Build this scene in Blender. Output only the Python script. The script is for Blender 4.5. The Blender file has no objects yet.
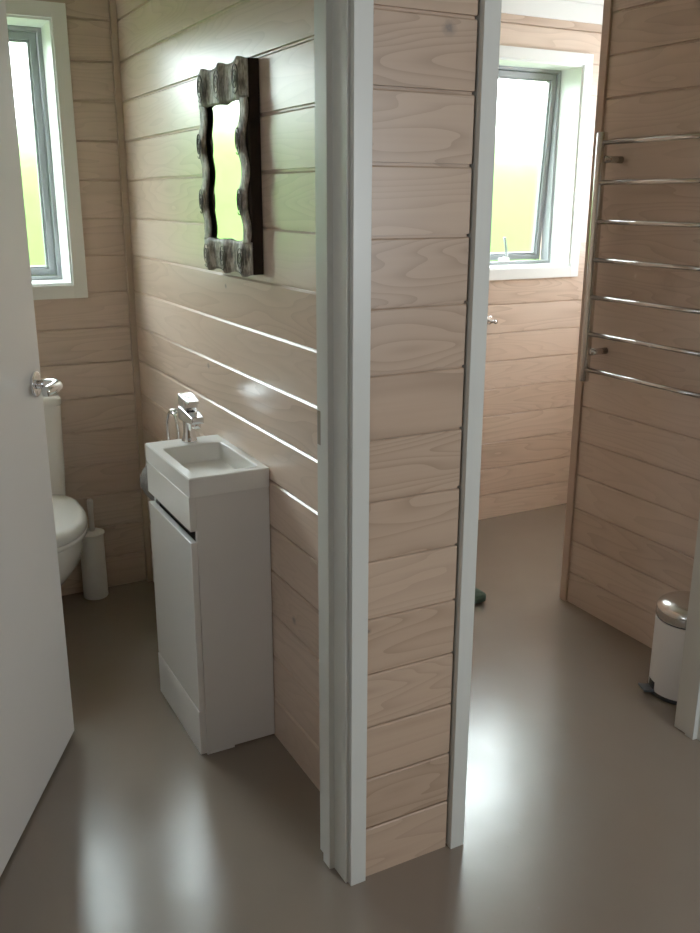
import bpy, bmesh, math, random
from math import sin, cos, pi, radians, sqrt
from mathutils import Vector, Matrix

random.seed(7)
scene = bpy.context.scene
COL = scene.collection

# ------------------------------------------------------------------ helpers
def tag(o, label=None, cat=None, group=None, kind=None):
    if label: o['label'] = label
    if cat: o['category'] = cat
    if group: o['group'] = group
    if kind: o['kind'] = kind
    return o

def empty(name, loc, label=None, cat=None, group=None, kind=None):
    o = bpy.data.objects.new(name, None)
    COL.objects.link(o)
    o.location = loc
    o.empty_display_size = .05
    return tag(o, label, cat, group, kind)

def root_loc(o):
    p = Vector((0, 0, 0))
    while o is not None:
        p += o.location
        o = o.parent
    return p

def part(name, bm, mat, parent=None, smooth=False, bevel=0, seg=2, label=None, recalc=True):
    """bm holds world coordinates; the object's origin is its parent's origin."""
    if recalc:
        bmesh.ops.recalc_face_normals(bm, faces=bm.faces[:])
    if parent is not None:
        off = root_loc(parent)
        bmesh.ops.translate(bm, vec=-off, verts=bm.verts[:])
    me = bpy.data.meshes.new(name)
    bm.to_mesh(me)
    bm.free()
    me.materials.append(mat)
    o = bpy.data.objects.new(name, me)
    COL.objects.link(o)
    if parent is not None:
        o.parent = parent
    if smooth:
        for f in me.polygons: f.use_smooth = True
    if bevel:
        m = o.modifiers.new('bevel', 'BEVEL')
        m.width = bevel; m.segments = seg; m.limit_method = 'ANGLE'; m.angle_limit = radians(35)
        for f in me.polygons: f.use_smooth = True
        w = o.modifiers.new('wn', 'WEIGHTED_NORMAL'); w.keep_sharp = False; w.weight = 80
    if label: o['label'] = label
    return o

def box(bm, x0, x1, y0, y1, z0, z1):
    vs = [bm.verts.new(p) for p in ((x0,y0,z0),(x1,y0,z0),(x1,y1,z0),(x0,y1,z0),(x0,y0,z1),(x1,y0,z1),(x1,y1,z1),(x0,y1,z1))]
    for q in ((3,2,1,0),(4,5,6,7),(0,1,5,4),(1,2,6,5),(2,3,7,6),(3,0,4,7)):
        bm.faces.new([vs[i] for i in q])
    return vs

def loft(bm, rings, cap0=True, cap1=True, closed=True):
    R = [[bm.verts.new(p) for p in r] for r in rings]
    n = len(R[0])
    for a, b in zip(R, R[1:]):
        for i in range(n if closed else n-1):
            j = (i+1) % n
            bm.faces.new((a[i], a[j], b[j], b[i]))
    if cap0: bm.faces.new(R[0][::-1])
    if cap1: bm.faces.new(R[-1])
    return R

def lathe(bm, prof, c=(0,0,0), n=32, cap0=True, cap1=True):
    rings = [[(c[0]+r*cos(2*pi*i/n), c[1]+r*sin(2*pi*i/n), c[2]+z) for i in range(n)] for r, z in prof]
    return loft(bm, rings, cap0, cap1)

def tube(bm, pts, rad, n=10, close=False):
    pts = [Vector(p) for p in pts]
    rings = []
    up = None
    N = len(pts)
    for i, p in enumerate(pts):
        if close:
            t = pts[(i+1) % N] - pts[i-1]
        else:
            t = pts[min(i+1, N-1)] - pts[max(i-1, 0)]
        t.normalize()
        if up is None:
            up = t.orthogonal().normalized()
        else:
            up = (up - t*up.dot(t)).normalized()
        s = t.cross(up)
        r = rad(i/(N-1)) if callable(rad) else rad
        rings.append([p + (up*cos(2*pi*k/n) + s*sin(2*pi*k/n))*r for k in range(n)])
    if close:
        rings.append(rings[0])
        R = [[bm.verts.new(q) for q in rr] for rr in rings[:-1]]
        R.append(R[0])
        for a, b in zip(R, R[1:]):
            for k in range(n):
                bm.faces.new((a[k], a[(k+1) % n], b[(k+1) % n], b[k]))
    else:
        loft(bm, rings)

def cyl(bm, a, b, r, n=20):
    tube(bm, [a, b], r, n)

def extrude_xy(bm, poly, z0, z1):
    loft(bm, [[(x, y, z0) for x, y in poly], [(x, y, z1) for x, y in poly]])

# ------------------------------------------------------------------ materials
def mat(name):
    m = bpy.data.materials.new(name)
    m.use_nodes = True
    nt = m.node_tree
    b = nt.nodes['Principled BSDF']
    return m, nt, b

class NT:
    def __init__(s, nt): s.nt = nt
    def n(s, t, **k):
        d = s.nt.nodes.new(t)
        for a, v in k.items(): setattr(d, a, v)
        return d
    def l(s, a, b): s.nt.links.new(a, b)
    def put(s, inp, v):
        if hasattr(v, 'default_value') or hasattr(v, 'is_linked'): s.l(v, inp)
        else: inp.default_value = v
    def m(s, op, a, b=0.0, c=0.0):
        d = s.n('ShaderNodeMath', operation=op)
        for i, v in enumerate((a, b, c)): s.put(d.inputs[i], v)
        return d.outputs[0]
    def xyz(s, x, y, z):
        d = s.n('ShaderNodeCombineXYZ')
        for i, v in enumerate((x, y, z)): s.put(d.inputs[i], v)
        return d.outputs[0]
    def noise(s, vec, scale, detail=2, rough=.5, dist=0):
        d = s.n('ShaderNodeTexNoise')
        s.l(vec, d.inputs['Vector'])
        d.inputs['Scale'].default_value = scale; d.inputs['Detail'].default_value = detail
        d.inputs['Roughness'].default_value = rough; d.inputs['Distortion'].default_value = dist
        return d.outputs['Fac']
    def mix(s, f, a, b, mode='MIX'):
        d = s.n('ShaderNodeMix', data_type='RGBA', blend_type=mode)
        s.put(d.inputs[0], f)
        for i, v in ((6, a), (7, b)):
            if isinstance(v, tuple): d.inputs[i].default_value = (*v, 1) if len(v) == 3 else v
            else: s.l(v, d.inputs[i])
        return d.outputs[2]
    def ramp(s, f, stops):
        d = s.n('ShaderNodeValToRGB')
        s.l(f, d.inputs[0])
        e = d.color_ramp.elements
        e[0].position, e[0].color = stops[0][0], (*stops[0][1], 1)
        e[1].position, e[1].color = stops[-1][0], (*stops[-1][1], 1)
        for p, c in stops[1:-1]:
            q = e.new(p); q.color = (*c, 1)
        return d.outputs[0]
    def bump(s, h, strength, dist=.01):
        d = s.n('ShaderNodeBump')
        s.l(h, d.inputs['Height']); d.inputs['Strength'].default_value = strength; d.inputs['Distance'].default_value = dist
        return d.outputs[0]

def wood_mat(name, z1, p, base=(.61, .462, .36), dark=(.41, .29, .21), pale=(.69, .55, .45), rough=.3, knots=(), seed=0., grain=.55, spec=.5):
    m, nt, b = mat(name)
    N = NT(nt)
    geo = N.n('ShaderNodeNewGeometry')
    sep = N.n('ShaderNodeSeparateXYZ'); N.l(geo.outputs['Position'], sep.inputs[0])
    u = N.m('ADD', sep.outputs[0], sep.outputs[1]); z = sep.outputs[2]
    idx = N.m('FLOOR', N.m('DIVIDE', N.m('SUBTRACT', z, z1), p))
    wn = N.n('ShaderNodeTexWhiteNoise', noise_dimensions='2D')
    N.l(N.xyz(idx, seed, 0), wn.inputs['Vector'])
    rs = N.n('ShaderNodeSeparateColor'); N.l(wn.outputs['Color'], rs.inputs[0])
    r1, r2, r3 = rs.outputs[0], rs.outputs[1], rs.outputs[2]
    uo = N.m('ADD', u, N.m('MULTIPLY', r1, 37.0))
    # cathedral grain: contour lines of a smooth noise stretched along the board
    f = N.noise(N.xyz(N.m('MULTIPLY', uo, 1.15), N.m('MULTIPLY', z, 9.0), N.m('MULTIPLY', r2, 20.0)), 1.0, 1.6, .45)
    ph = N.m('MULTIPLY', f, N.m('ADD', 9.0, N.m('MULTIPLY', r3, 13.0)))
    saw = N.m('FRACT', ph)
    line = N.m('POWER', saw, 3.0)
    streak = N.noise(N.xyz(N.m('MULTIPLY', uo, 1.6), N.m('MULTIPLY', z, 110.0), r3), 1.0, 2, .6)
    broad = N.noise(N.xyz(N.m('MULTIPLY', uo, 1.3), N.m('MULTIPLY', z, 5.0), r1), 1.0, 2, .5)
    c = N.mix(N.m('MULTIPLY_ADD', r1, .75, .05), base, pale)
    c = N.mix(N.m('MULTIPLY', r2, .35), c, dark)
    c = N.mix(N.m('MULTIPLY', line, N.m('MULTIPLY', N.m('MULTIPLY_ADD', r2, 1.0, .5), grain)), c, dark)
    c = N.mix(N.m('MULTIPLY', N.m('SUBTRACT', streak, .40), .32), c, dark)
    c = N.mix(N.m('MULTIPLY', N.m('MAXIMUM', N.m('SUBTRACT', broad, .45), 0.), .9), c, pale)
    for (ku, kz, kr, ks) in [tuple(k)+(.85,) if len(k) == 3 else k for k in knots]:
        dx = N.m('MULTIPLY', N.m('SUBTRACT', u, ku), .8); dz = N.m('SUBTRACT', z, kz)
        wob = N.m('MULTIPLY', N.m('SUBTRACT', N.noise(geo.outputs['Position'], 60, 2), .5), kr*.9)
        d = N.m('ADD', N.m('SQRT', N.m('ADD', N.m('MULTIPLY', dx, dx), N.m('MULTIPLY', dz, dz))), wob)
        mr = N.n('ShaderNodeMapRange', interpolation_type='SMOOTHSTEP')
        N.l(d, mr.inputs[0]); mr.inputs[1].default_value = kr*.55; mr.inputs[2].default_value = kr*1.25
        mr.inputs[3].default_value = ks; mr.inputs[4].default_value = 0
        ring = N.m('MULTIPLY_ADD', N.m('SINE', N.m('MULTIPLY', d, 6.0/kr)), .25, .75)
        c = N.mix(N.m('MULTIPLY', mr.outputs[0], ring), c, (.17, .14, .12))
    N.l(c, b.inputs['Base Color'])
    N.l(N.m('MULTIPLY_ADD', streak, .03, rough), b.inputs['Roughness'])
    b.inputs['Specular IOR Level'].default_value = spec
    N.l(N.bump(N.m('ADD', N.m('MULTIPLY', line, .4), N.m('MULTIPLY', streak, .1)), .012, .001), b.inputs['Normal'])
    return m

def plain(name, color, rough=.4, metal=0., spec=.5, coat=0., var=.04, scale=8, bump=0.):
    m, nt, b = mat(name)
    N = NT(nt)
    tc = N.n('ShaderNodeTexCoord')
    f = N.noise(tc.outputs['Object'], scale, 3)
    lo = tuple(max(0, c*(1-var)) for c in color); hi = tuple(min(1, c*(1+var)) for c in color)
    N.l(N.mix(f, lo, hi), b.inputs['Base Color'])
    b.inputs['Roughness'].default_value = rough
    b.inputs['Metallic'].default_value = metal
    b.inputs['Specular IOR Level'].default_value = spec
    b.inputs['Coat Weight'].default_value = coat
    if bump:
        N.l(N.bump(N.noise(tc.outputs['Object'], scale*25, 2), bump, .002), b.inputs['Normal'])
    return m

P = .135
M = {}
M['wood_hall'] = wood_mat('hall_boards', .1308, .1348, knots=((.118, 1.862, .013), (-.045, .645, .006)), seed=3., grain=.62, base=(.485,.345,.24), pale=(.545,.405,.295), dark=(.29,.195,.128))
M['wood_wc'] = wood_mat('partition_boards', .1287, P, knots=((.50, .445, .012), (1.12, 1.05, .010), (.94, 1.31, .007)), seed=11., rough=.27, grain=.42, spec=.85)
M['wood_wcback'] = wood_mat('back_wall_boards', .1287, P, seed=21., base=(.60,.465,.385), pale=(.67,.545,.465), dark=(.42,.32,.255))
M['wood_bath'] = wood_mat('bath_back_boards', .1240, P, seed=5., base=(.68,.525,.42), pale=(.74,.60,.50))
M['wood_rail'] = wood_mat('bath_side_boards', .1266, P, seed=9., knots=((1.421+.62, 1.285, .045, .22), (1.421+.40, 1.55, .006)), grain=.5, base=(.62,.50,.41), pale=(.68,.565,.475), dark=(.41,.31,.24))
M['wood_trim'] = wood_mat('corner_trim', -10, 100, seed=2., base=(.50,.38,.30), pale=(.54,.43,.345), dark=(.41,.30,.225), grain=.15)
M['paint'] = plain('trim_paint', (.60, .615, .57), .32, var=.02)
M['white'] = plain('window_paint', (.82, .84, .83), .35, var=.015)
M['door'] = plain('door_paint', (.72, .695, .65), .33, var=.02, scale=2)
M['ceil'] = plain('ceiling_paint', (.80, .80, .78), .6, var=.015)
M['gloss'] = plain('vanity_gloss', (.80, .80, .79), .12, var=.01, coat=.3)
M['carcass'] = plain('vanity_side', (.74, .735, .73), .35, var=.02)
M['ceramic'] = plain('basin_ceramic', (.84, .84, .825), .32, var=.01, coat=0.)
M['toilet'] = plain('toilet_ceramic', (.80, .79, .765), .12, var=.01, coat=.4)
M['seat'] = plain('seat_plastic', (.80, .80, .78), .18, var=.01)
M['plastic'] = plain('brush_plastic', (.78, .765, .74), .4, var=.02)
M['chrome'] = plain('chrome', (.82, .83, .85), .07, metal=1., var=.02)
M['steel'] = plain('brushed_steel', (.62, .61, .58), .22, metal=1., var=.05, scale=30)
M['alu'] = plain('grey_aluminium', (.27, .285, .295), .35, metal=0., var=.04)
M['rubber'] = plain('dark_plastic', (.025, .027, .03), .45, var=.1)
M['gap'] = plain('gap_shade', (.03, .028, .026), .7)  # near-black colour standing in for the shade inside the vanity gap
M['binwhite'] = plain('bin_enamel', (.80, .81, .80), .3, var=.01)
M['pedal'] = plain('pedal_grey', (.10, .12, .14), .4)
M['towel'] = plain('grey_terry', (.19, .172, .165), .95, var=.25, scale=60, bump=.6)
M['green'] = plain('green_terry', (.050, .075, .048), .95, var=.3, scale=60, bump=.6)
M['strike'] = plain('strike_steel', (.30, .27, .23), .35, metal=.8)

def floor_mat():
    m, nt, b = mat('painted_floor')
    N = NT(nt)
    g = N.n('ShaderNodeNewGeometry'); pos = g.outputs['Position']
    n1 = N.noise(pos, 1.6, 4, .55); n2 = N.noise(pos, 9, 3)
    c = N.mix(n1, (.190, .152, .119), (.220, .180, .143))
    c = N.mix(N.m('MULTIPLY', n2, .25), c, (.152, .122, .096))
    N.l(c, b.inputs['Base Color'])
    n3 = N.noise(pos, 5, 3, .6)
    N.l(N.m('MULTIPLY_ADD', n3, .12, .165), b.inputs['Roughness'])
    b.inputs['Specular IOR Level'].default_value = .85
    vor = N.n('ShaderNodeTexVoronoi'); N.l(pos, vor.inputs['Vector']); vor.inputs['Scale'].default_value = 48
    pit = N.m('SMOOTH_MIN', N.m('MULTIPLY', vor.outputs['Distance'], 7.0), 1.0, .3)
    gate = N.m('GREATER_THAN', N.noise(pos, 9, 2), .60)
    hgt = N.m('ADD', N.m('MULTIPLY', N.noise(pos, 11, 2, .5), .45), N.m('MULTIPLY', N.m('MULTIPLY', pit, gate), 1.1))
    N.l(N.bump(hgt, .14, .01), b.inputs['Normal'])
    return m
M['floor'] = floor_mat()

def glass_mat(name, trans=.33, rough=.40):
    m, nt, b = mat(name)
    N = NT(nt)
    nt.nodes.remove(b)
    out = nt.nodes['Material Output']
    r = N.n('ShaderNodeBsdfRefraction'); r.inputs['IOR'].default_value = 1.2; r.inputs['Roughness'].default_value = rough
    r.inputs['Color'].default_value = (.97, 1, .97, 1)
    t = N.n('ShaderNodeBsdfTransparent'); t.inputs['Color'].default_value = (.97, 1, .98, 1)
    mx = N.n('ShaderNodeMixShader'); mx.inputs[0].default_value = trans
    N.l(r.outputs[0], mx.inputs[1]); N.l(t.outputs[0], mx.inputs[2])
    N.l(mx.outputs[0], out.inputs['Surface'])
    return m
M['frosted'] = {1: glass_mat('frosted_glass_clearer', .48), 2: glass_mat('frosted_glass', .25)}

def mirror_mat():
    m, nt, b = mat('mirror_silver')
    b.inputs['Base Color'].default_value = (.92, .93, .92, 1); b.inputs['Metallic'].default_value = 1; b.inputs['Roughness'].default_value = .015
    return m
M['mirror'] = mirror_mat()

def carved_mat():
    m, nt, b = mat('weathered_carved_wood')
    N = NT(nt)
    tc = N.n('ShaderNodeTexCoord'); o = tc.outputs['Object']
    mp = N.n('ShaderNodeMapping'); N.l(o, mp.inputs[0]); mp.inputs['Scale'].default_value = (1, 1, .3)
    a = N.noise(mp.outputs[0], 90, 4, .65); bl = N.noise(o, 22, 3, .6)
    c = N.ramp(N.m('ADD', N.m('MULTIPLY', a, .55), N.m('MULTIPLY', bl, .5)), [(.41, (.030, .021, .014)), (.51, (.16, .125, .093)), (.63, (.47, .41, .34))])
    g = N.n('ShaderNodeNewGeometry')
    e = N.m('MULTIPLY', N.m('SUBTRACT', g.outputs['Pointiness'], .5), 4.0)
    c = N.mix(N.m('MAXIMUM', N.m('MINIMUM', e, .6), 0.), c, (.42, .38, .33))
    N.l(c, b.inputs['Base Color']); b.inputs['Roughness'].default_value = .55
    N.l(N.bump(a, .35, .004), b.inputs['Normal'])
    return m
M['carved'] = carved_mat()
M['carved_dark'] = plain('carved_dark_wood', (.030, .021, .015), .85, spec=.15, var=.5, scale=25, bump=.3)
M['carved_pale'] = plain('carved_line_wood', (.07, .055, .043), .6, var=.5, scale=60)

def leaf_mat():
    m, nt, b = mat('hedge_leaves')
    N = NT(nt)
    g = N.n('ShaderNodeNewGeometry')
    N.l(N.mix(N.noise(g.outputs['Position'], 5, 3), (.068, .158, .014), (.10, .20, .026)), b.inputs['Base Color'])
    b.inputs['Roughness'].default_value = .6
    return m
M['leaf'] = leaf_mat()
def grass_mat():
    m, nt, b = mat('lawn_grass')
    N = NT(nt)
    g = N.n('ShaderNodeNewGeometry')
    N.l(N.mix(N.noise(g.outputs['Position'], 3, 4), (.09, .145, .045), (.12, .175, .06)), b.inputs['Base Color'])
    b.inputs['Roughness'].default_value = .9
    return m
M['grass'] = grass_mat()

# ------------------------------------------------------------------ room shell
CEIL = 2.40
def boards(name, axis, const, sgn, a0, a1, z1, p, thick, m, holes=(), ztop=CEIL, label=None, ch=.003):
    """wall of horizontal grooved boards; sgn = direction of the visible normal along the other axis"""
    bm = bmesh.new()
    edges = [0., z1]
    while edges[-1] + p < ztop - .02: edges.append(edges[-1] + p)
    edges.append(ztop)
    def prism(u0, u1, zb, zt, cb, ct):
        pr = []
        if cb: pr += [(.008, zb), (.008, zb+.006), (.0006, zb+.0065)]
        else: pr += [(0, zb)]
        if ct: pr += [(0, zt-ch), (ch*.9, zt), (.008, zt)]
        else: pr += [(0, zt)]
        pr += [(thick, zt), (thick, zb)]
        rings = []
        for uu in (u0, u1):
            if axis == 'x': rings.append([(uu, const - sgn*d, z) for d, z in pr])
            else: rings.append([(const - sgn*d, uu, z) for d, z in pr])
        loft(bm, rings)
    for zb, zt in zip(edges, edges[1:]):
        cuts = [h for h in holes if h[2] < zt and h[3] > zb]
        u = a0
        for h in sorted(cuts):
            if h[0] > u: prism(u, h[0], zb, zt, zb > 0, zt < ztop)
            if h[2] > zb: prism(h[0], h[1], zb, h[2], zb > 0, False)
            if h[3] < zt: prism(h[0], h[1], h[3], zt, False, zt < ztop)
            u = h[1]
        if u < a1: prism(u, a1, zb, zt, zb > 0, zt < ztop)
    o = part(name, bm, m)
    return tag(o, label, 'wall', kind='structure')

def slab(name, dims, m, label, cat, kind='structure'):
    bm = bmesh.new(); box(bm, *dims)
    return tag(part(name, bm, m), label, cat, kind=kind)

slab('floor', (-2.5, 2.75, -3.4, 2.15, -.08, 0), M['floor'], 'grey brown painted floor with a soft sheen through both rooms', 'floor')
slab('ceiling', (-2.5, 2.75, -3.4, 2.15, CEIL, CEIL+.08), M['ceil'], 'white flat ceiling over the shower room', 'ceiling')

YW, YB, RX = 1.971, 1.934, 1.4215
W1 = (-.935, -.222, 1.238, 2.152)      # toilet room window opening
W2 = (1.445, 2.145, 1.235, 2.146)      # shower room window opening
boards('wall_back', 'x', YW, -1, -1.12, .06, .1287, P, .19, M['wood_wcback'], [W1], label='timber board wall with window behind the toilet')
boards('wall_left', 'y', -1.12, 1, .137, YW, .1287, P, .10, M['wood_wcback'], label='timber board wall left of the toilet, hidden by the open door')
boards('wall_partition', 'y', 0, -1, .137, YW, .1287, P, .05, M['wood_wc'], ch=.0045, label='pale timber board wall with the carved mirror and vanity')
boards('wall_shower_left', 'y', .10, 1, .137, YB, .1240, P, .05, M['wood_bath'], label='timber board wall of the shower room behind the door frame')
boards('wall_shower_back', 'x', YB, -1, .06, 2.66, .1240, P, .227, M['wood_bath'], [W2], ch=.001, label='warm lit timber board wall with window in the right room')
boards('wall_right', 'y', RX, -1, .137, 1.000, .1266, P, .09, M['wood_rail'], label='shaded timber board wall carrying the heated towel rail')
boards('wall_alcove_front', 'x', 1.0, 1, RX+.09, 2.66, .1240, P, .06, M['wood_bath'], label='timber board wall of the alcove behind the towel rail wall')
boards('wall_alcove_right', 'y', 2.60, -1, 1.0, YB, .1240, P, .06, M['wood_bath'], [(1.30, 1.66, 1.30, 2.10)], label='timber board wall at the far end of the alcove')
# hall side
DH = 2.03
boards('wall_hall_center', 'x', 0, -1, -.0535, .1815, .1308, .1348, .137, M['wood_hall'], label='narrow timber board wall between the two doorways')
boards('wall_hall_left', 'x', 0, -1, -2.5, -1.0, .1308, .1348, .137, M['wood_hall'], label='timber board hall wall left of the open door')
boards('wall_hall_right', 'x', 0, -1, 1.16, 2.75, .1308, .1348, .137, M['wood_hall'], label='timber board hall wall right of the right doorway')
slab('wall_lintel_left', (-1.0, -.0535, 0, .137, DH+.03, CEIL), M['wood_hall'], 'timber wall above the left doorway', 'wall')
slab('wall_lintel_right', (.1885, 1.16, 0, .137, DH+.03, CEIL), M['wood_hall'], 'timber wall above the right doorway', 'wall')
boards('wall_hall_side', 'y', -2.4, 1, -3.4, 0, .1308, .1348, .10, M['wood_hall'], [(-1.50, -1.20, 1.40, 1.85)], label='timber board hall wall on the left of the viewer')  # unseen opening added to send fill light onto the towel rail wall
boards('wall_hall_end', 'y', 2.65, -1, -3.4, 0, .1308, .1348, .10, M['wood_hall'], label='timber board hall wall on the far right of the viewer')
W3 = (.76, 1.54, 1.05, 1.95)
boards('wall_hall_behind', 'x', -3.3, 1, -2.5, 2.75, .1308, .1348, .10, M['wood_hall'], [W3], label='timber board hall wall behind the viewer with a wide opening')

# trims -------------------------------------------------------------------
def trim(n, dims, m, label, bevel=.0015):
    bm = bmesh.new()
    for d in (dims if isinstance(dims, list) else [dims]): box(bm, *d)
    return tag(part('trim_%d' % n, bm, m, bevel=bevel), label, 'trim', kind='structure')
trim(1, (-.022, 0, 1.949, 1.971, 0, CEIL), M['wood_trim'], 'slim timber corner trim behind the toilet brush')
trim(2, (1.411, RX, .981, 1.016, 0, CEIL), M['wood_trim'], 'timber end trim on the towel rail wall')
trim(3, [(.1, 2.6, YB-.016, YB, 2.322, CEIL-.0005)], M['white'], 'white cornice strip under the ceiling above the right window')

def jamb_trim(n, poly, z1, m, label):
    bm = bmesh.new(); extrude_xy(bm, poly, 0, z1)
    return tag(part('trim_%d' % n, bm, m, bevel=.0012), label, 'door frame', kind='structure')
# left doorway: latch jamb with stop and rebate
jamb_trim(4, [(-.0985, .003), (-.0985, .061), (-.111, .0625), (-.111, .097), (-.0995, .098), (-.0995, .1375), (-.0536, .1375), (-.0536, .003)], DH, M['paint'], 'white door jamb with stepped stop, left doorway')
trim(5, (-.0925, -.0525, -.012, .0025, 0, DH+.04), M['paint'], 'white architrave edge on the left doorway jamb')
trim(6, (.187, .2265, -.015, .0, 0, DH+.04), M['paint'], 'white architrave on the narrow wall beside the right doorway')
jamb_trim(7, [(.1886, .001), (.2165, .001), (.2165, .137), (.1886, .137)], DH, M['paint'], 'white door jamb lining behind the architrave, right doorway')
jamb_trim(8, [(1.16, .003), (1.112, .003), (1.112, .043), (1.097, .045), (1.097, .076), (1.105, .0775), (1.105, .125), (1.16, .125)], DH, M['paint'], 'white door jamb of the right doorway beside the pedal bin')
trim(9, (1.118, 1.165, -.013, .0025, 0, DH+.04), M['paint'], 'white architrave on the right edge of the right doorway')
jamb_trim(10, [(-1.0, .0), (-.965, .0), (-.965, .09), (-.975, .092), (-.975, .1375), (-1.0, .1375)], DH, M['paint'], 'white hinge jamb of the left doorway')
trim(11, [(-.9985, -.055, .002, .135, DH, DH+.0295)], M['paint'], 'white head jamb of the left doorway')
trim(12, [(.19, 1.159, .002, .135, DH, DH+.0295)], M['paint'], 'white head jamb of the right doorway')
bm = bmesh.new(); box(bm, -.1008, -.0985, .1035, .1335, 1.045, 1.120); box(bm, -.1012, -.1004, .112, .126, 1.065, 1.100)
tag(part('strike_plate', bm, M['strike'], bevel=.0006), 'dull metal strike plate on the edge of the white door jamb', 'strike plate')

# windows -------------------------------------------------------------------
def window(n, W, yw, yf, open_deg, label, catch):
    u0, u1, z0, z1 = W
    r = empty('window_%d' % n, ((u0+u1)/2, yw, z0), label, 'window', kind='structure')
    bm = bmesh.new(); c = .047; t = .014
    yo = yw - t
    box(bm, u0-c, u0+.003, yo, yw, z0-c, z1+c); box(bm, u1-.003, u1+c, yo, yw, z0-c, z1+c)
    box(bm, u0+.003, u1-.003, yo, yw, z1-.003, z1+c); box(bm, u0+.003, u1-.003, yo, yw, z0-c, z0+.003)
    part('casing', bm, M['white'], r, bevel=.0012)
    bm = bmesh.new(); e = .010
    box(bm, u0-.0001, u0+e, yw-.004, yf+.06, z0, z1); box(bm, u1-e, u1+.0001, yw-.004, yf+.06, z0, z1)
    box(bm, u0+e, u1-e, yw-.004, yf+.06, z1-e, z1); box(bm, u0+e, u1-e, yw-.004, yf+.06, z0, z0+e)
    part('reveal', bm, M['white'], r)
    fu0, fu1, fz0, fz1 = u0+e, u1-e, z0+e, z1-e
    f = .015
    bm = bmesh.new()
    def ring(bm, a0, a1, b0, b1, w, ya, yb):
        box(bm, a0, a0+w, ya, yb, b0, b1); box(bm, a1-w, a1, ya, yb, b0, b1)
        box(bm, a0+w, a1-w, ya, yb, b1-w, b1); box(bm, a0+w, a1-w, ya, yb, b0, b0+w)
    ring(bm, fu0, fu1, fz0, fz1, f, yf, yf+.055)
    part('window_frame', bm, M['alu'], r, bevel=.001)
    # awning sash hung from the top, opening outwards
    su0, su1, sz0, sz1 = fu0+f+.002, fu1-f-.002, fz0+f+.002, fz1-f-.002
    R = Matrix.Rotation(radians(open_deg), 4, 'X')
    piv = Vector((0, yf+.03, sz1))
    def rot(bm):
        bmesh.ops.transform(bm, matrix=Matrix.Translation(piv) @ R @ Matrix.Translation(-piv), verts=bm.verts[:])
    bm = bmesh.new(); s = .025
    ring(bm, su0, su1, sz0, sz1, s, yf+.012, yf+.050); rot(bm)
    sash = part('sash', bm, M['alu'], r, bevel=.001)
    bm = bmesh.new(); s2 = .008
    ring(bm, su0+s, su1-s, sz0+s, sz1-s, s2, yf+.022, yf+.044); rot(bm)
    part('glazing_bead', bm, M['alu'], sash)
    bm = bmesh.new(); box(bm, su0+s, su1-s, yf+.030, yf+.034, sz0+s, sz1-s); rot(bm)
    part('pane', bm, M['frosted'][n], sash)
    if catch is not None:
        bm = bmesh.new()
        box(bm, catch-.028, catch+.028, yf-.004, yf+.012, fz0+f+.004, fz0+f+.018)
        lathe(bm, [(.011, 0), (.013, .006), (.010, .018)], (catch, yf-.004, fz0+f+.006), 14)
        k = part('catch', bm, M['plastic'], r, bevel=.001)
        bm = bmesh.new()
        tube(bm, [(catch+.008, yf-.004, fz0+f+.018), (catch, yf-.012, fz0+f+.055), (catch-.018, yf-.016, fz0+f+.115)], .0065, 8)
        part('catch_lever', bm, M['alu'], k, smooth=True)
    return r
window(1, W1, YW, 2.128, .8, 'white cased frosted window above the toilet', None)
window(2, W2, YB, 2.070, 3.2, 'white cased frosted window pushed open in the right room', 1.853)

# ------------------------------------------------------------------ open door
dF = Vector((-.533, .937, 0)); dd = Vector((.461, .887, 0)).normalized(); dn = Vector((dd.y, -dd.x, 0))
DW = .885
door = empty('door_1', dF - dd*DW, 'tall white flush door swung open into the toilet room', 'door', kind='structure')
def dbox(bm, s0, s1, n0, n1, z0, z1):      # s from the free edge back to the hinge, n out of the hall-side face
    vs = []
    q = box(bm, s0, s1, n0, n1, z0, z1)
    for v in q:
        s, n_, z = v.co
        v.co = dF - dd*s + dn*n_ + Vector((0, 0, z))
bm = bmesh.new(); dbox(bm, 0, DW, -.038, 0, .012, 2.02)
part('door_leaf', bm, M['door'], door, bevel=.0015)
def dpt(s, n_, z): return dF - dd*s + dn*n_ + Vector((0, 0, z))
for side in (1, -1):
    base = 0 if side == 1 else -.038
    bm = bmesh.new()
    tube(bm, [dpt(.058, base, 1.084), dpt(.058, base+side*.007, 1.084), dpt(.058, base+side*.0095, 1.084)], lambda t: .034 if t < .8 else .030, 32)
    h = part('door_handle', bm, M['chrome'], door, smooth=True)
    h.modifiers.new('b', 'BEVEL').width = .001
    bm = bmesh.new()
    pts = [dpt(.058, base+side*.008, 1.084), dpt(.058, base+side*.035, 1.084), dpt(.060, base+side*.052, 1.084), dpt(.068, base+side*.063, 1.084), dpt(.085, base+side*.067, 1.084), dpt(.12, base+side*.067, 1.084), dpt(.152, base+side*.062, 1.084), dpt(.158, base+side*.058, 1.084)]
    tube(bm, pts, lambda t: .0125 + .003*sin(pi*t), 18)
    part('lever', bm, M['chrome'], h, smooth=True)

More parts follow.
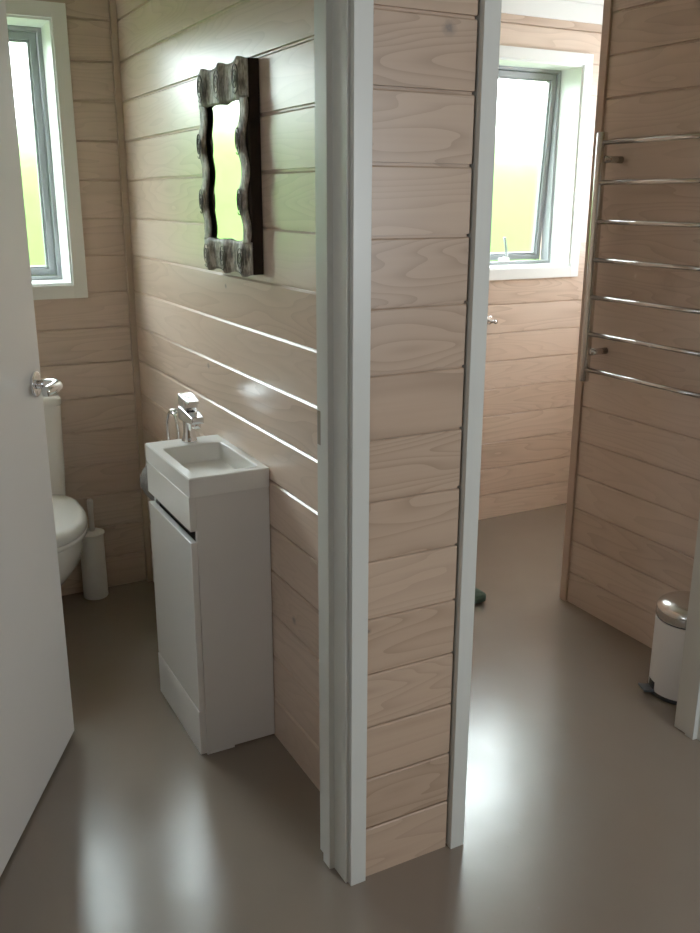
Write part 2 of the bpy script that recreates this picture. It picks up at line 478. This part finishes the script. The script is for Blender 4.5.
# ------------------------------------------------------------------ vanity
van = empty('vanity_unit', (-.115, .85, 0), 'narrow glossy white bathroom vanity with basin against the timber wall', 'vanity')
VY0, VY1 = .648, 1.056
bm = bmesh.new()
t = .016; xf = -.2135
box(bm, xf, -.002, VY0, VY0+t, .007, .79)          # near side, its foot cut back below
box(bm, xf, -.13, VY0, VY0+t, 0, .007)
box(bm, xf, -.002, VY1-t, VY1, 0, .79)
box(bm, -.010, -.002, VY0+t, VY1-t, .1, .79)
box(bm, xf+.004, -.010, VY0+t, VY1-t, .148, .162)
box(bm, xf+.004, -.010, VY0+t, VY1-t, .700, .712)
part('carcass', bm, M['carcass'], van)
bm = bmesh.new(); box(bm, xf+.010, xf+.022, VY0+t, VY1-t, .62, .715)  # dark strip behind the door gap, shade put into its colour
part('finger_gap_shade', bm, M['gap'], van)
bm = bmesh.new(); box(bm, -.2325, xf-.001, VY0, VY1-.004, .147, .660)
dr = part('cabinet_door', bm, M['gloss'], van, bevel=.0025, seg=3)
bm = bmesh.new(); box(bm, -.2325, xf, VY0, VY1-.004, .692, .789)
part('fascia_panel', bm, M['gloss'], van, bevel=.002, seg=3)
bm = bmesh.new(); box(bm, -.2325, xf, VY0+.004, VY1, .003, .143)
part('plinth_panel', bm, M['carcass'], van, bevel=.0015)
# basin: slab with a sunken sloped bowl
bm = bmesh.new()
bx0, bx1, by0, by1 = -.2315, -.001, .644, 1.060
ix0, ix1, iy0, iy1 = -.203, -.023, .678, .972
def rect(x0, x1, y0, y1, z, r=.006, k=4):
    pts = []
    for cx, cy, a in ((x1-r, y1-r, 0), (x0+r, y1-r, 90), (x0+r, y0+r, 180), (x1-r, y0+r, 270)):
        for i in range(k+1):
            A = radians(a + 90*i/k); pts.append((cx + r*cos(A), cy + r*sin(A), z))
    return pts
loft(bm, [rect(bx0, bx1, by0, by1, .7895, .003), rect(bx0, bx1, by0, by1, .8395, .003), rect(bx0+.0025, bx1-.001, by0+.0025, by1-.0025, .843, .003),
          rect(ix0-.003, ix1+.003, iy0-.003, iy1+.003, .843, .012), rect(ix0, ix1, iy0, iy1, .8405, .010),
          rect(ix0+.010, ix1-.008, iy0+.020, iy1-.012, .735, .014), rect(ix0+.022, ix1-.018, iy0+.038, iy1-.025, .705, .02), rect(ix0+.06, ix1-.06, iy0+.10, iy1-.10, .702, .02)])
basin = part('basin', bm, M['ceramic'], van, smooth=True)
basin.modifiers.new('e', 'EDGE_SPLIT').split_angle = radians(24)
bm = bmesh.new(); lathe(bm, [(.022, 0), (.022, .003), (.017, .0045)], (-.113, .83, .7022), 24)
part('drain', bm, M['chrome'], basin, smooth=True)

# tap ---------------------------------------------------------------------
tx, ty, tz = -.105, 1.018, .8432
tap = empty('mixer_tap', (tx, ty, tz), 'small chrome mixer tap at the back of the white basin', 'tap')
bm = bmesh.new()
lathe(bm, [(.0245, 0), (.0245, .004), (.0215, .010), (.0175, .030), (.0165, .055), (.019, .072), (.0215, .082)], (tx, ty, tz), 28)
part('tap_body', bm, M['chrome'], tap, smooth=True)
bm = bmesh.new()   # tapering spout block falling towards the bowl
def sq(y, zc, hw, hh, tilt=.0):
    return [(tx-hw, y-tilt*hh, zc-hh), (tx+hw, y-tilt*hh, zc-hh), (tx+hw, y+tilt*hh, zc+hh), (tx-hw, y+tilt*hh, zc+hh)]
loft(bm, [sq(ty+.028, tz+.086, .0225, .020), sq(ty-.02, tz+.085, .0225, .018), sq(ty-.058, tz+.083, .020, .013), sq(ty-.088, tz+.081, .019, .010)])
sp = part('spout', bm, M['chrome'], tap, bevel=.003, seg=3)
bm = bmesh.new(); lathe(bm, [(.012, 0), (.0135, .002), (.0135, .016), (.012, .018)], (tx, ty-.073, tz+.057), 20)
part('aerator', bm, M['chrome'], sp, smooth=True)
bm = bmesh.new()
loft(bm, [sq(ty+.026, tz+.128, .022, .018), sq(ty-.008, tz+.125, .022, .017), sq(ty-.030, tz+.121, .021, .014)])
lev = part('tap_lever', bm, M['chrome'], tap, bevel=.003, seg=3)
bm = bmesh.new(); loft(bm, [sq(ty-.020, tz+.133, .0205, .0055), sq(ty-.058, tz+.129, .017, .0045)])
lathe(bm, [(.013, 0), (.013, .006)], (tx, ty, tz+.104), 20)
part('lever_grip', bm, M['chrome'], lev, bevel=.0015)

# towel ring and towel --------------------------------------------------------
ring = empty('towel_ring', (0, 1.35, .86), 'chrome towel ring on the timber wall behind the basin', 'towel ring')
rc = Vector((-.055, 1.352, .786))
bm = bmesh.new(); tube(bm, [(-.0005, 1.35, .862), (-.008, 1.35, .862), (-.010, 1.35, .862)], lambda t: .022 if t < .9 else .019, 24)
part('mount_plate', bm, M['chrome'], ring, smooth=True)
bm = bmesh.new(); cyl(bm, (-.009, 1.35, .862), (-.062, 1.35, .862), .009, 16)
part('arm', bm, M['chrome'], ring, smooth=True)
bm = bmesh.new(); tube(bm, [rc + Vector((0, .062*sin(2*pi*i/40), .075*cos(2*pi*i/40))) for i in range(40)], .0055, 10, close=True)
part('ring', bm, M['chrome'], ring, smooth=True)
bm = bmesh.new()
rings = []
NR = 26
prof = [(.745, .016, .035, -.050), (.722, .030, .060, -.055), (.69, .048, .075, -.072), (.655, .062, .082, -.092), (.625, .068, .085, -.100), (.60, .064, .085, -.100), (.575, .058, .085, -.096), (.56, .050, .084, -.092), (.556, .030, .06, -.09)]
for z, hx, hy, xc in prof:
    rr = []
    for i in range(NR):
        a = 2*pi*i/NR
        k = 1 + .06*sin(5*a + z*20)
        rr.append((xc + hx*k*math.copysign(abs(cos(a))**.7, cos(a)), 1.36 + hy*k*math.copysign(abs(sin(a))**.7, sin(a)), z - .10*max(0, (xc + hx*cos(a) + .10))))
    rings.append(rr)
loft(bm, rings)
tag(part('hand_towel', bm, M['towel'], smooth=True), 'grey hand towel hanging behind the white vanity', 'towel')

# ------------------------------------------------------------------ mirror
mir = empty('wall_mirror', (0, .82, 1.62), 'tall mirror in a wavy carved dark wooden frame on timber wall', 'mirror')
MY0, MY1, MZ0, MZ1 = .650, 1.018, 1.359, 1.884
xb, xfr = -.0005, -.033                   # box depth
bm = bmesh.new(); w = .036
box(bm, -.030, xb, MY0, MY0+.046, MZ0+.004, MZ1-.004); box(bm, -.030, xb, MY1-.046, MY1, MZ0+.004, MZ1-.004)
box(bm, -.030, xb, MY0+.046, MY1-.046, MZ0+.004, MZ0+.05); box(bm, -.030, xb, MY0+.046, MY1-.046, MZ1-.05, MZ1-.004)
part('frame_box', bm, M['carved_dark'], mir, bevel=.002)
bm = bmesh.new(); box(bm, -.0265, -.0235, MY0+.0462, MY1-.0462, MZ0+.0502, MZ1-.0502)
part('mirror_glass', bm, M['mirror'], mir)
TB = .093; BB = .085
yc = [MY0+.052, (MY0+MY1)/2, MY1-.052]
def block(z0, z1, top):
    bm = bmesh.new()
    n = 60
    rows = []
    m_ = 10
    for j in range(m_+1):
        v = j/m_
        row = []
        for i in range(n+1):
            y = MY0 + (MY1-MY0)*i/n
            bul = max(math.exp(-((y-c)/.030)**2) for c in yc)
            x = -.0315 - .0135*bul*(sin(pi*min(1, max(0, v*.9+.05)))**.35)
            edge = .009*(bul-.5)
            z = z0 + (z1-z0)*v
            if top: z += edge*v - .004*(1-v)*bul
            else: z -= edge*(1-v) - .004*v*bul
            row.append((x, y, z))
        rows.append(row)
    back = [[(-.0302, p[1], p[2]) for p in r] for r in (rows[-1], rows[0])]
    loft(bm, rows + back + [rows[0]], cap0=False, cap1=False, closed=False)
    bmesh.ops.remove_doubles(bm, verts=bm.verts[:], dist=1e-5)
    bmesh.ops.holes_fill(bm, edges=[e for e in bm.edges if e.is_boundary])
    return bm
part('top_rail', block(MZ1-TB, MZ1, True), M['carved'], mir, smooth=True)
part('bottom_rail', block(MZ0, MZ0+BB, False), M['carved'], mir, smooth=True)
sz = [MZ0+BB+.325*(MZ1-TB-MZ0-BB) - .01, MZ0+BB+.72*(MZ1-TB-MZ0-BB)]
L_ = MZ1-TB-MZ0-BB
def side_off(z):
    """lateral sway of the wavy stiles: two full waves between the rails"""
    return .0145*cos(2*pi*(z-sz[0])/(sz[1]-sz[0]))
for sgn, ybase in ((-1, MY0+.036), (1, MY1-.036)):
    bm = bmesh.new()
    rings = []
    for i in range(61):
        z = MZ0+BB-.004 + (L_+.008)*i/60
        o = side_off(z)*1.0
        cyy = ybase + o
        near = max(math.exp(-((z-q)/.03)**2) for q in sz)
        hw = .027 + .005*near
        rr = []
        for k in range(16):
            a = 2*pi*k/16
            rr.append((-.0345 - (.006+.0045*near)*(sin(a) if sin(a) > 0 else .7*sin(a)), cyy + hw*cos(a), z))
        rings.append(rr)
    loft(bm, rings)
    part('wavy_stile', bm, M['carved'], mir, smooth=True)
def spiral(y, z, ry, rz, xs, parent):
    bm = bmesh.new()
    pts = []
    T = 2.6
    for i in range(80):
        t_ = i/79; a = 2*pi*T*t_ + pi/2; k = .12 + .88*t_
        pts.append((xs - .0025*(1-t_), y + ry*k*cos(a), z + rz*k*sin(a)))
    tube(bm, pts, .0013, 7)
    part('carved_spiral', bm, M['carved_pale'], parent, smooth=True)
for y in yc:
    spiral(y, MZ1-TB/2+.002, .025, .038, -.0452, mir)
    spiral(y, MZ0+BB/2-.002, .025, .036, -.0452, mir)
for sgn, ybase in ((-1, MY0+.036), (1, MY1-.036)):
    for q in sz:
        spiral(ybase+side_off(q)-.002, q, .018, .036, -.0446, mir)

# ------------------------------------------------------------------ toilet
TX = -.531
toi = empty('toilet', (TX, 1.965, 0), 'white close coupled toilet half hidden behind the open door', 'toilet')
def egg(z, hw, yb, yf, k=2.3, n=40, xo=0):
    """outline in plan: rounded front at yf, squarer back at yb"""
    pts = []
    ym = yb - (yb-yf)*.42
    for i in range(n):
        a = 2*pi*i/n
        c_, s_ = cos(a), sin(a)
        kk = 2.0 if s_ < 0 else 4.0
        x = hw*math.copysign(abs(c_)**(2/ (2.2 if s_ < 0 else 3.2)), c_)
        y = ym + (ym-yf)*(-abs(s_)**(2/2.0)) if s_ < 0 else ym + (yb-ym)*abs(s_)**(2/kk)
        pts.append((TX + x, y, z))
    return pts
bm = bmesh.new()
loft(bm, [egg(.0, .095, 1.93, 1.52), egg(.04, .092, 1.93, 1.52), egg(.12, .092, 1.93, 1.51), egg(.20, .100, 1.93, 1.46), egg(.25, .130, 1.93, 1.42), egg(.30, .160, 1.93, 1.36), egg(.35, .188, 1.93, 1.315), egg(.40, .200, 1.93, 1.305), egg(.438, .201, 1.93, 1.304), egg(.440, .192, 1.92, 1.315)])
part('bowl', bm, M['toilet'], toi, smooth=True).modifiers.new('e', 'EDGE_SPLIT').split_angle = radians(50)
bm = bmesh.new()
loft(bm, [egg(0.4410, .196, 1.775, 1.308), egg(0.4440, .202, 1.778, 1.301), egg(0.4560, .203, 1.778, 1.300), egg(0.4580, .200, 1.776, 1.304)])
st = part('toilet_seat', bm, M['seat'], toi, smooth=True)
bm = bmesh.new()
loft(bm, [egg(0.4585, .198, 1.778, 1.306), egg(0.4620, .203, 1.78, 1.300), egg(0.4820, .203, 1.78, 1.300), egg(0.4960, .197, 1.775, 1.308), egg(0.5060, .180, 1.76, 1.335), egg(0.5110, .13, 1.72, 1.41)])
part('toilet_lid', bm, M['seat'], toi, smooth=True)
bm = bmesh.new()
loft(bm, [[(TX+x, y, z) for x, y, _ in rect(-hw, hw, y0, 1.962, 0, .03, 5)] for z, hw, y0 in ((.44, .180, 1.80), (.47, .186, 1.795), (.60, .191, 1.79), (.825, .195, 1.785))])
part('cistern', bm, M['toilet'], toi, smooth=True).modifiers.new('e', 'EDGE_SPLIT').split_angle = radians(50)
bm = bmesh.new()
loft(bm, [[(TX+x, y, z) for x, y, _ in rect(-hw, hw, y0, 1.964, 0, .03, 5)] for z, hw, y0 in ((.8255, .195, 1.781), (.83, .198, 1.778), (.850, .198, 1.778), (.858, .190, 1.786))])
cl = part('cistern_lid', bm, M['toilet'], toi, smooth=True)
cl.modifiers.new('e', 'EDGE_SPLIT').split_angle = radians(50)
bm = bmesh.new(); lathe(bm, [(.022, 0), (.022, .004), (.019, .006)], (TX, 1.87, .858), 24)
part('flush_button', bm, M['chrome'], cl, smooth=True)

# toilet brush ---------------------------------------------------------------
bc = (-.246, 1.912)
tb = empty('toilet_brush', (bc[0], bc[1], 0), 'white cylindrical toilet brush holder on floor beside the toilet', 'toilet brush')
bm = bmesh.new(); lathe(bm, [(.047, 0), (.0485, .004), (.0475, .262), (.046, .268), (.040, .268), (.040, .02)], (*bc, 0), 36)
part('holder', bm, M['plastic'], tb, smooth=True).modifiers.new('e', 'EDGE_SPLIT').split_angle = radians(40)
bm = bmesh.new(); lathe(bm, [(.052, .2685), (.053, .271), (.052, .2745), (.014, .279)], (*bc, 0), 36)
part('brush_lid', bm, M['plastic'], tb, smooth=True)
bm = bmesh.new(); lathe(bm, [(.0105, .277), (.0105, .36), (.0125, .385), (.0125, .405), (.009, .411)], (bc[0]+.006, bc[1]+.002, 0), 20)
part('brush_handle', bm, M['plastic'], tb, smooth=True)

# ------------------------------------------------------------------ towel rail
rail = empty('heated_towel_rail', (RX, .60, .92), 'polished ladder style heated towel rail on the shaded timber wall', 'towel rail')
RXp = RX - .080; ry0, ry1 = .335, .892
for y in (ry1, ry0):
    bm = bmesh.new()
    tube(bm, [(RXp, y+.004, z) for z in (.922, .925, 1.766, 1.769)], lambda t: .018 if .01 < t < .99 else .016, 22)
    part('upright', bm, M['steel'], rail, smooth=True).modifiers.new('e', 'EDGE_SPLIT').split_angle = radians(40)
for i in range(7):
    z = .966 + i*.1282
    bm = bmesh.new(); cyl(bm, (RXp-.004, ry0, z), (RXp-.004, ry1, z), .0082, 14)
    part('rung', bm, M['steel'], rail, smooth=True)
for y in (ry1-.012, ry0+.012):
    for z in (1.682, 1.028):
        bm = bmesh.new()
        tube(bm, [(RXp, y, z), (RX-.001, y, z)], .012, 18)
        b_ = part('wall_bracket', bm, M['steel'], rail, smooth=True)

# ------------------------------------------------------------------ pedal bin
bx, by, br = 1.283, .268, .100
pb = empty('pedal_bin', (bx, by, 0), 'small white pedal bin with steel dome lid behind the right door jamb', 'bin')
bm = bmesh.new(); lathe(bm, [(br-.002, 0), (br+.002, .002), (br+.002, .012), (br-.002, .016)], (bx, by, 0), 48)
part('base_ring', bm, M['rubber'], pb, smooth=True).modifiers.new('e', 'EDGE_SPLIT').split_angle = radians(40)
bm = bmesh.new(); lathe(bm, [(br-.001, .014), (br, .016), (br, .262), (br-.003, .264)], (bx, by, 0), 48)
part('bin_body', bm, M['binwhite'], pb, smooth=True).modifiers.new('e', 'EDGE_SPLIT').split_angle = radians(40)
bm = bmesh.new(); lathe(bm, [(br-.004, .263), (br-.002, .265), (br-.002, .2695)], (bx, by, 0), 48)
part('seal', bm, M['rubber'], pb, smooth=True)
bm = bmesh.new(); lathe(bm, [(br-.001, .2695), (br+.0015, .272), (br+.0015, .296)] + [((br+.0015)*cos(a), .296+.042*sin(a)) for a in [radians(k) for k in range(8, 90, 8)]], (bx, by, 0), 48)
part('dome_lid', bm, M['steel'], pb, smooth=True).modifiers.new('e', 'EDGE_SPLIT').split_angle = radians(45)
pa = math.atan2(.315-by, 1.170-bx)     # pedal points out into the room
pdx, pdy = cos(pa), sin(pa); px_, py_ = -pdy, pdx
def pp(o, s, z): return (bx + pdx*o + px_*s, by + pdy*o + py_*s, z)
bm = bmesh.new()
loft(bm, [[pp(br-.004, -.021, .012), pp(br-.004, .021, .012), pp(br-.004, .021, .020), pp(br-.004, -.021, .020)],
          [pp(br+.014, -.021, .012), pp(br+.014, .021, .012), pp(br+.014, .021, .021), pp(br+.014, -.021, .021)],
          [pp(br+.034, -.024, .016), pp(br+.034, .024, .016), pp(br+.034, .024, .024), pp(br+.034, -.024, .024)]])
part('pedal', bm, M['pedal'], pb, bevel=.001)
bm = bmesh.new()
arcs = []
for rr, z in ((br+.0012, .016), (br+.0012, .046)):
    arcs.append([(bx+rr*cos(pa+k), by+rr*sin(pa+k), z) for k in [(-.20+.40*i/12) for i in range(13)]])
inner = [[(bx+(br-.004)*cos(pa+k), by+(br-.004)*sin(pa+k), z) for k in [(-.20+.40*i/12) for i in range(13)]] for z in (.046, .016)]
loft(bm, arcs + inner + [arcs[0]], cap0=False, cap1=False, closed=False)
part('pedal_slot', bm, M['rubber'], pb)

# ------------------------------------------------------------------ small things
hk = empty('robe_hook', (1.676, YB, 1.0), 'small round chrome robe hook on the sunlit timber wall', 'hook')
bm = bmesh.new(); tube(bm, [(1.676, YB-.0005, 1.003), (1.676, YB-.006, 1.003), (1.676, YB-.008, 1.003)], lambda t: .021 if t < .9 else .018, 24)
part('rose', bm, M['chrome'], hk, smooth=True)
bm = bmesh.new(); tube(bm, [(1.676, YB-.006, 1.0), (1.676, YB-.045, 1.0), (1.676, YB-.0455, 1.0), (1.676, YB-.056, 1.001)], lambda t: .0075 if t < .5 else .010, 18)
part('peg', bm, M['chrome'], hk, smooth=True)

bm = bmesh.new()       # folded green bath mat, rounded fold at its right end
rings = []
for i in range(14):
    x = .64 + (1.122-.64)*(1 - (1-i/13)**1.6)
    e = 1.0 if i < 12 else (.97 if i == 12 else .86)
    rr = []
    for k in range(18):
        a = 2*pi*k/18
        yy = 1.185 + .075*e*math.copysign(abs(cos(a))**.5, cos(a))
        zz = .0215 + .020*e*math.copysign(abs(sin(a))**.6, sin(a)) + (.0035*sin(9*x+2*cos(a)) if sin(a) > 0 else 0)
        rr.append((x, yy, max(.0008, zz)))
    rings.append(rr)
loft(bm, rings)
tag(part('bath_mat', bm, M['green'], smooth=True), 'folded dark green bath mat on floor behind the doorway', 'bath mat')

# ------------------------------------------------------------------ outdoors
slab('ground', (-14, 18, 2.4, 16, -.5, -.35), M['grass'], 'green lawn seen through the frosted windows', 'lawn')
def hedge_rise(x):
    return .24/(1+math.exp((x+1.1)*5)) + .08 + .22/(1+math.exp((3.2-x)*4))
bm = bmesh.new()
rows = []
for i in range(121):
    x = -9 + 22*i/120
    prof = [(5.6, -.36), (5.5, .2), (5.55, .8), (5.6, 1.3), (5.75, 1.75), (6.1, 1.95), (6.6, 1.9), (6.9, 1.2), (6.9, -.36)]
    rows.append([(x, y + .10*sin(x*3.1+z*4)+.06*sin(x*7.7-z*6), z + (.07*sin(x*2.3)+.04*sin(x*5.9) + hedge_rise(x) if z > 1.7 else 0)) for y, z in prof])
loft(bm, rows)
hedge = tag(part('hedge', bm, M['leaf'], smooth=True), 'leafy green hedge outside the windows', 'hedge', kind='stuff')
bm = bmesh.new()
for _ in range(12000):
    x = random.uniform(-4, 8); z = random.uniform(.4, 2.0 + hedge_rise(x))
    y = 5.48 + .10*sin(x*3.1+z*4) + random.uniform(-.08, .06) + (.3*max(0, z-1.6))
    s = random.uniform(.02, .045)
    a = Vector((random.gauss(0, 1), random.gauss(0, .5), random.gauss(0, 1))).normalized()
    b_ = a.cross(Vector((random.gauss(0, .6), -1, random.gauss(0, .6)))).normalized()
    c = Vector((x, y, z))
    bm.faces.new([bm.verts.new(c + v) for v in (a*s, b_*s*.5, -a*s, -b_*s*.5)])
lf = part('leaves', bm, M['leaf'], hedge, recalc=False); lf['kind'] = 'stuff'

# ------------------------------------------------------------------ light
w = bpy.data.worlds.new('overcast_sky'); scene.world = w
w.use_nodes = True
bg = w.node_tree.nodes['Background']
bg.inputs[0].default_value = (.875, .95, 1.0, 1); bg.inputs[1].default_value = 15.0
def portal(name, loc, rx, sx, sz):
    l = bpy.data.lights.new(name, 'AREA'); l.shape = 'RECTANGLE'; l.size = sx; l.size_y = sz
    l.cycles.is_portal = True
    o = bpy.data.objects.new(name, l); COL.objects.link(o); o.location = loc; o.rotation_euler = (rx, 0, 0) if rx is not None else (0, pi/2, 0)
    if rx is None: l.size, l.size_y = sz, sx
    return o
portal('window_portal', (-.58, 2.20, 1.695), -pi/2, .71, .92)
portal('window_portal', (1.795, 2.20, 1.69), -pi/2, .71, .92)
portal('hall_portal', (1.15, -3.41, 1.50), pi/2, .78, .9)
hl = portal('hall_fill_portal', (-2.51, -1.35, 1.625), None, .30, .45); hl.rotation_euler = (0, -pi/2, 0)  # portal for the added fill opening in the left hall wall
portal('alcove_portal', (2.67, 1.48, 1.70), None, .36, .80)

# ------------------------------------------------------------------ camera
yaw, pit, roll, F = .4877600596, -.2872576, .0028958, 908.03
cd = bpy.data.cameras.new('camera'); cam = bpy.data.objects.new('camera', cd); COL.objects.link(cam)
fw = Vector((sin(yaw)*cos(pit), cos(yaw)*cos(pit), sin(pit))); r0 = Vector((cos(yaw), -sin(yaw), 0)); u0 = r0.cross(fw)
rr = r0*cos(roll) + u0*sin(roll); uu = u0*cos(roll) - r0*sin(roll)
Mx = Matrix((rr, uu, -fw)).transposed().to_4x4(); Mx.translation = Vector((-.9262, -1.5730, 1.5538))
cam.matrix_world = Mx
cd.sensor_fit = 'HORIZONTAL'; cd.sensor_width = 36; cd.lens = 36*F/700; cd.clip_start = .02
scene.camera = cam
scene.view_settings.view_transform = 'Standard'
scene.view_settings.look = 'None'
scene.view_settings.exposure = 0.45
scene.view_settings.gamma = 1.14
scene.cycles.max_bounces = 12; scene.cycles.diffuse_bounces = 6; scene.cycles.glossy_bounces = 5; scene.cycles.transmission_bounces = 8; scene.cycles.transparent_max_bounces = 8
scene.cycles.sample_clamp_indirect = 8.0
scene.cycles.caustics_reflective = False
scene.cycles.use_denoising = True
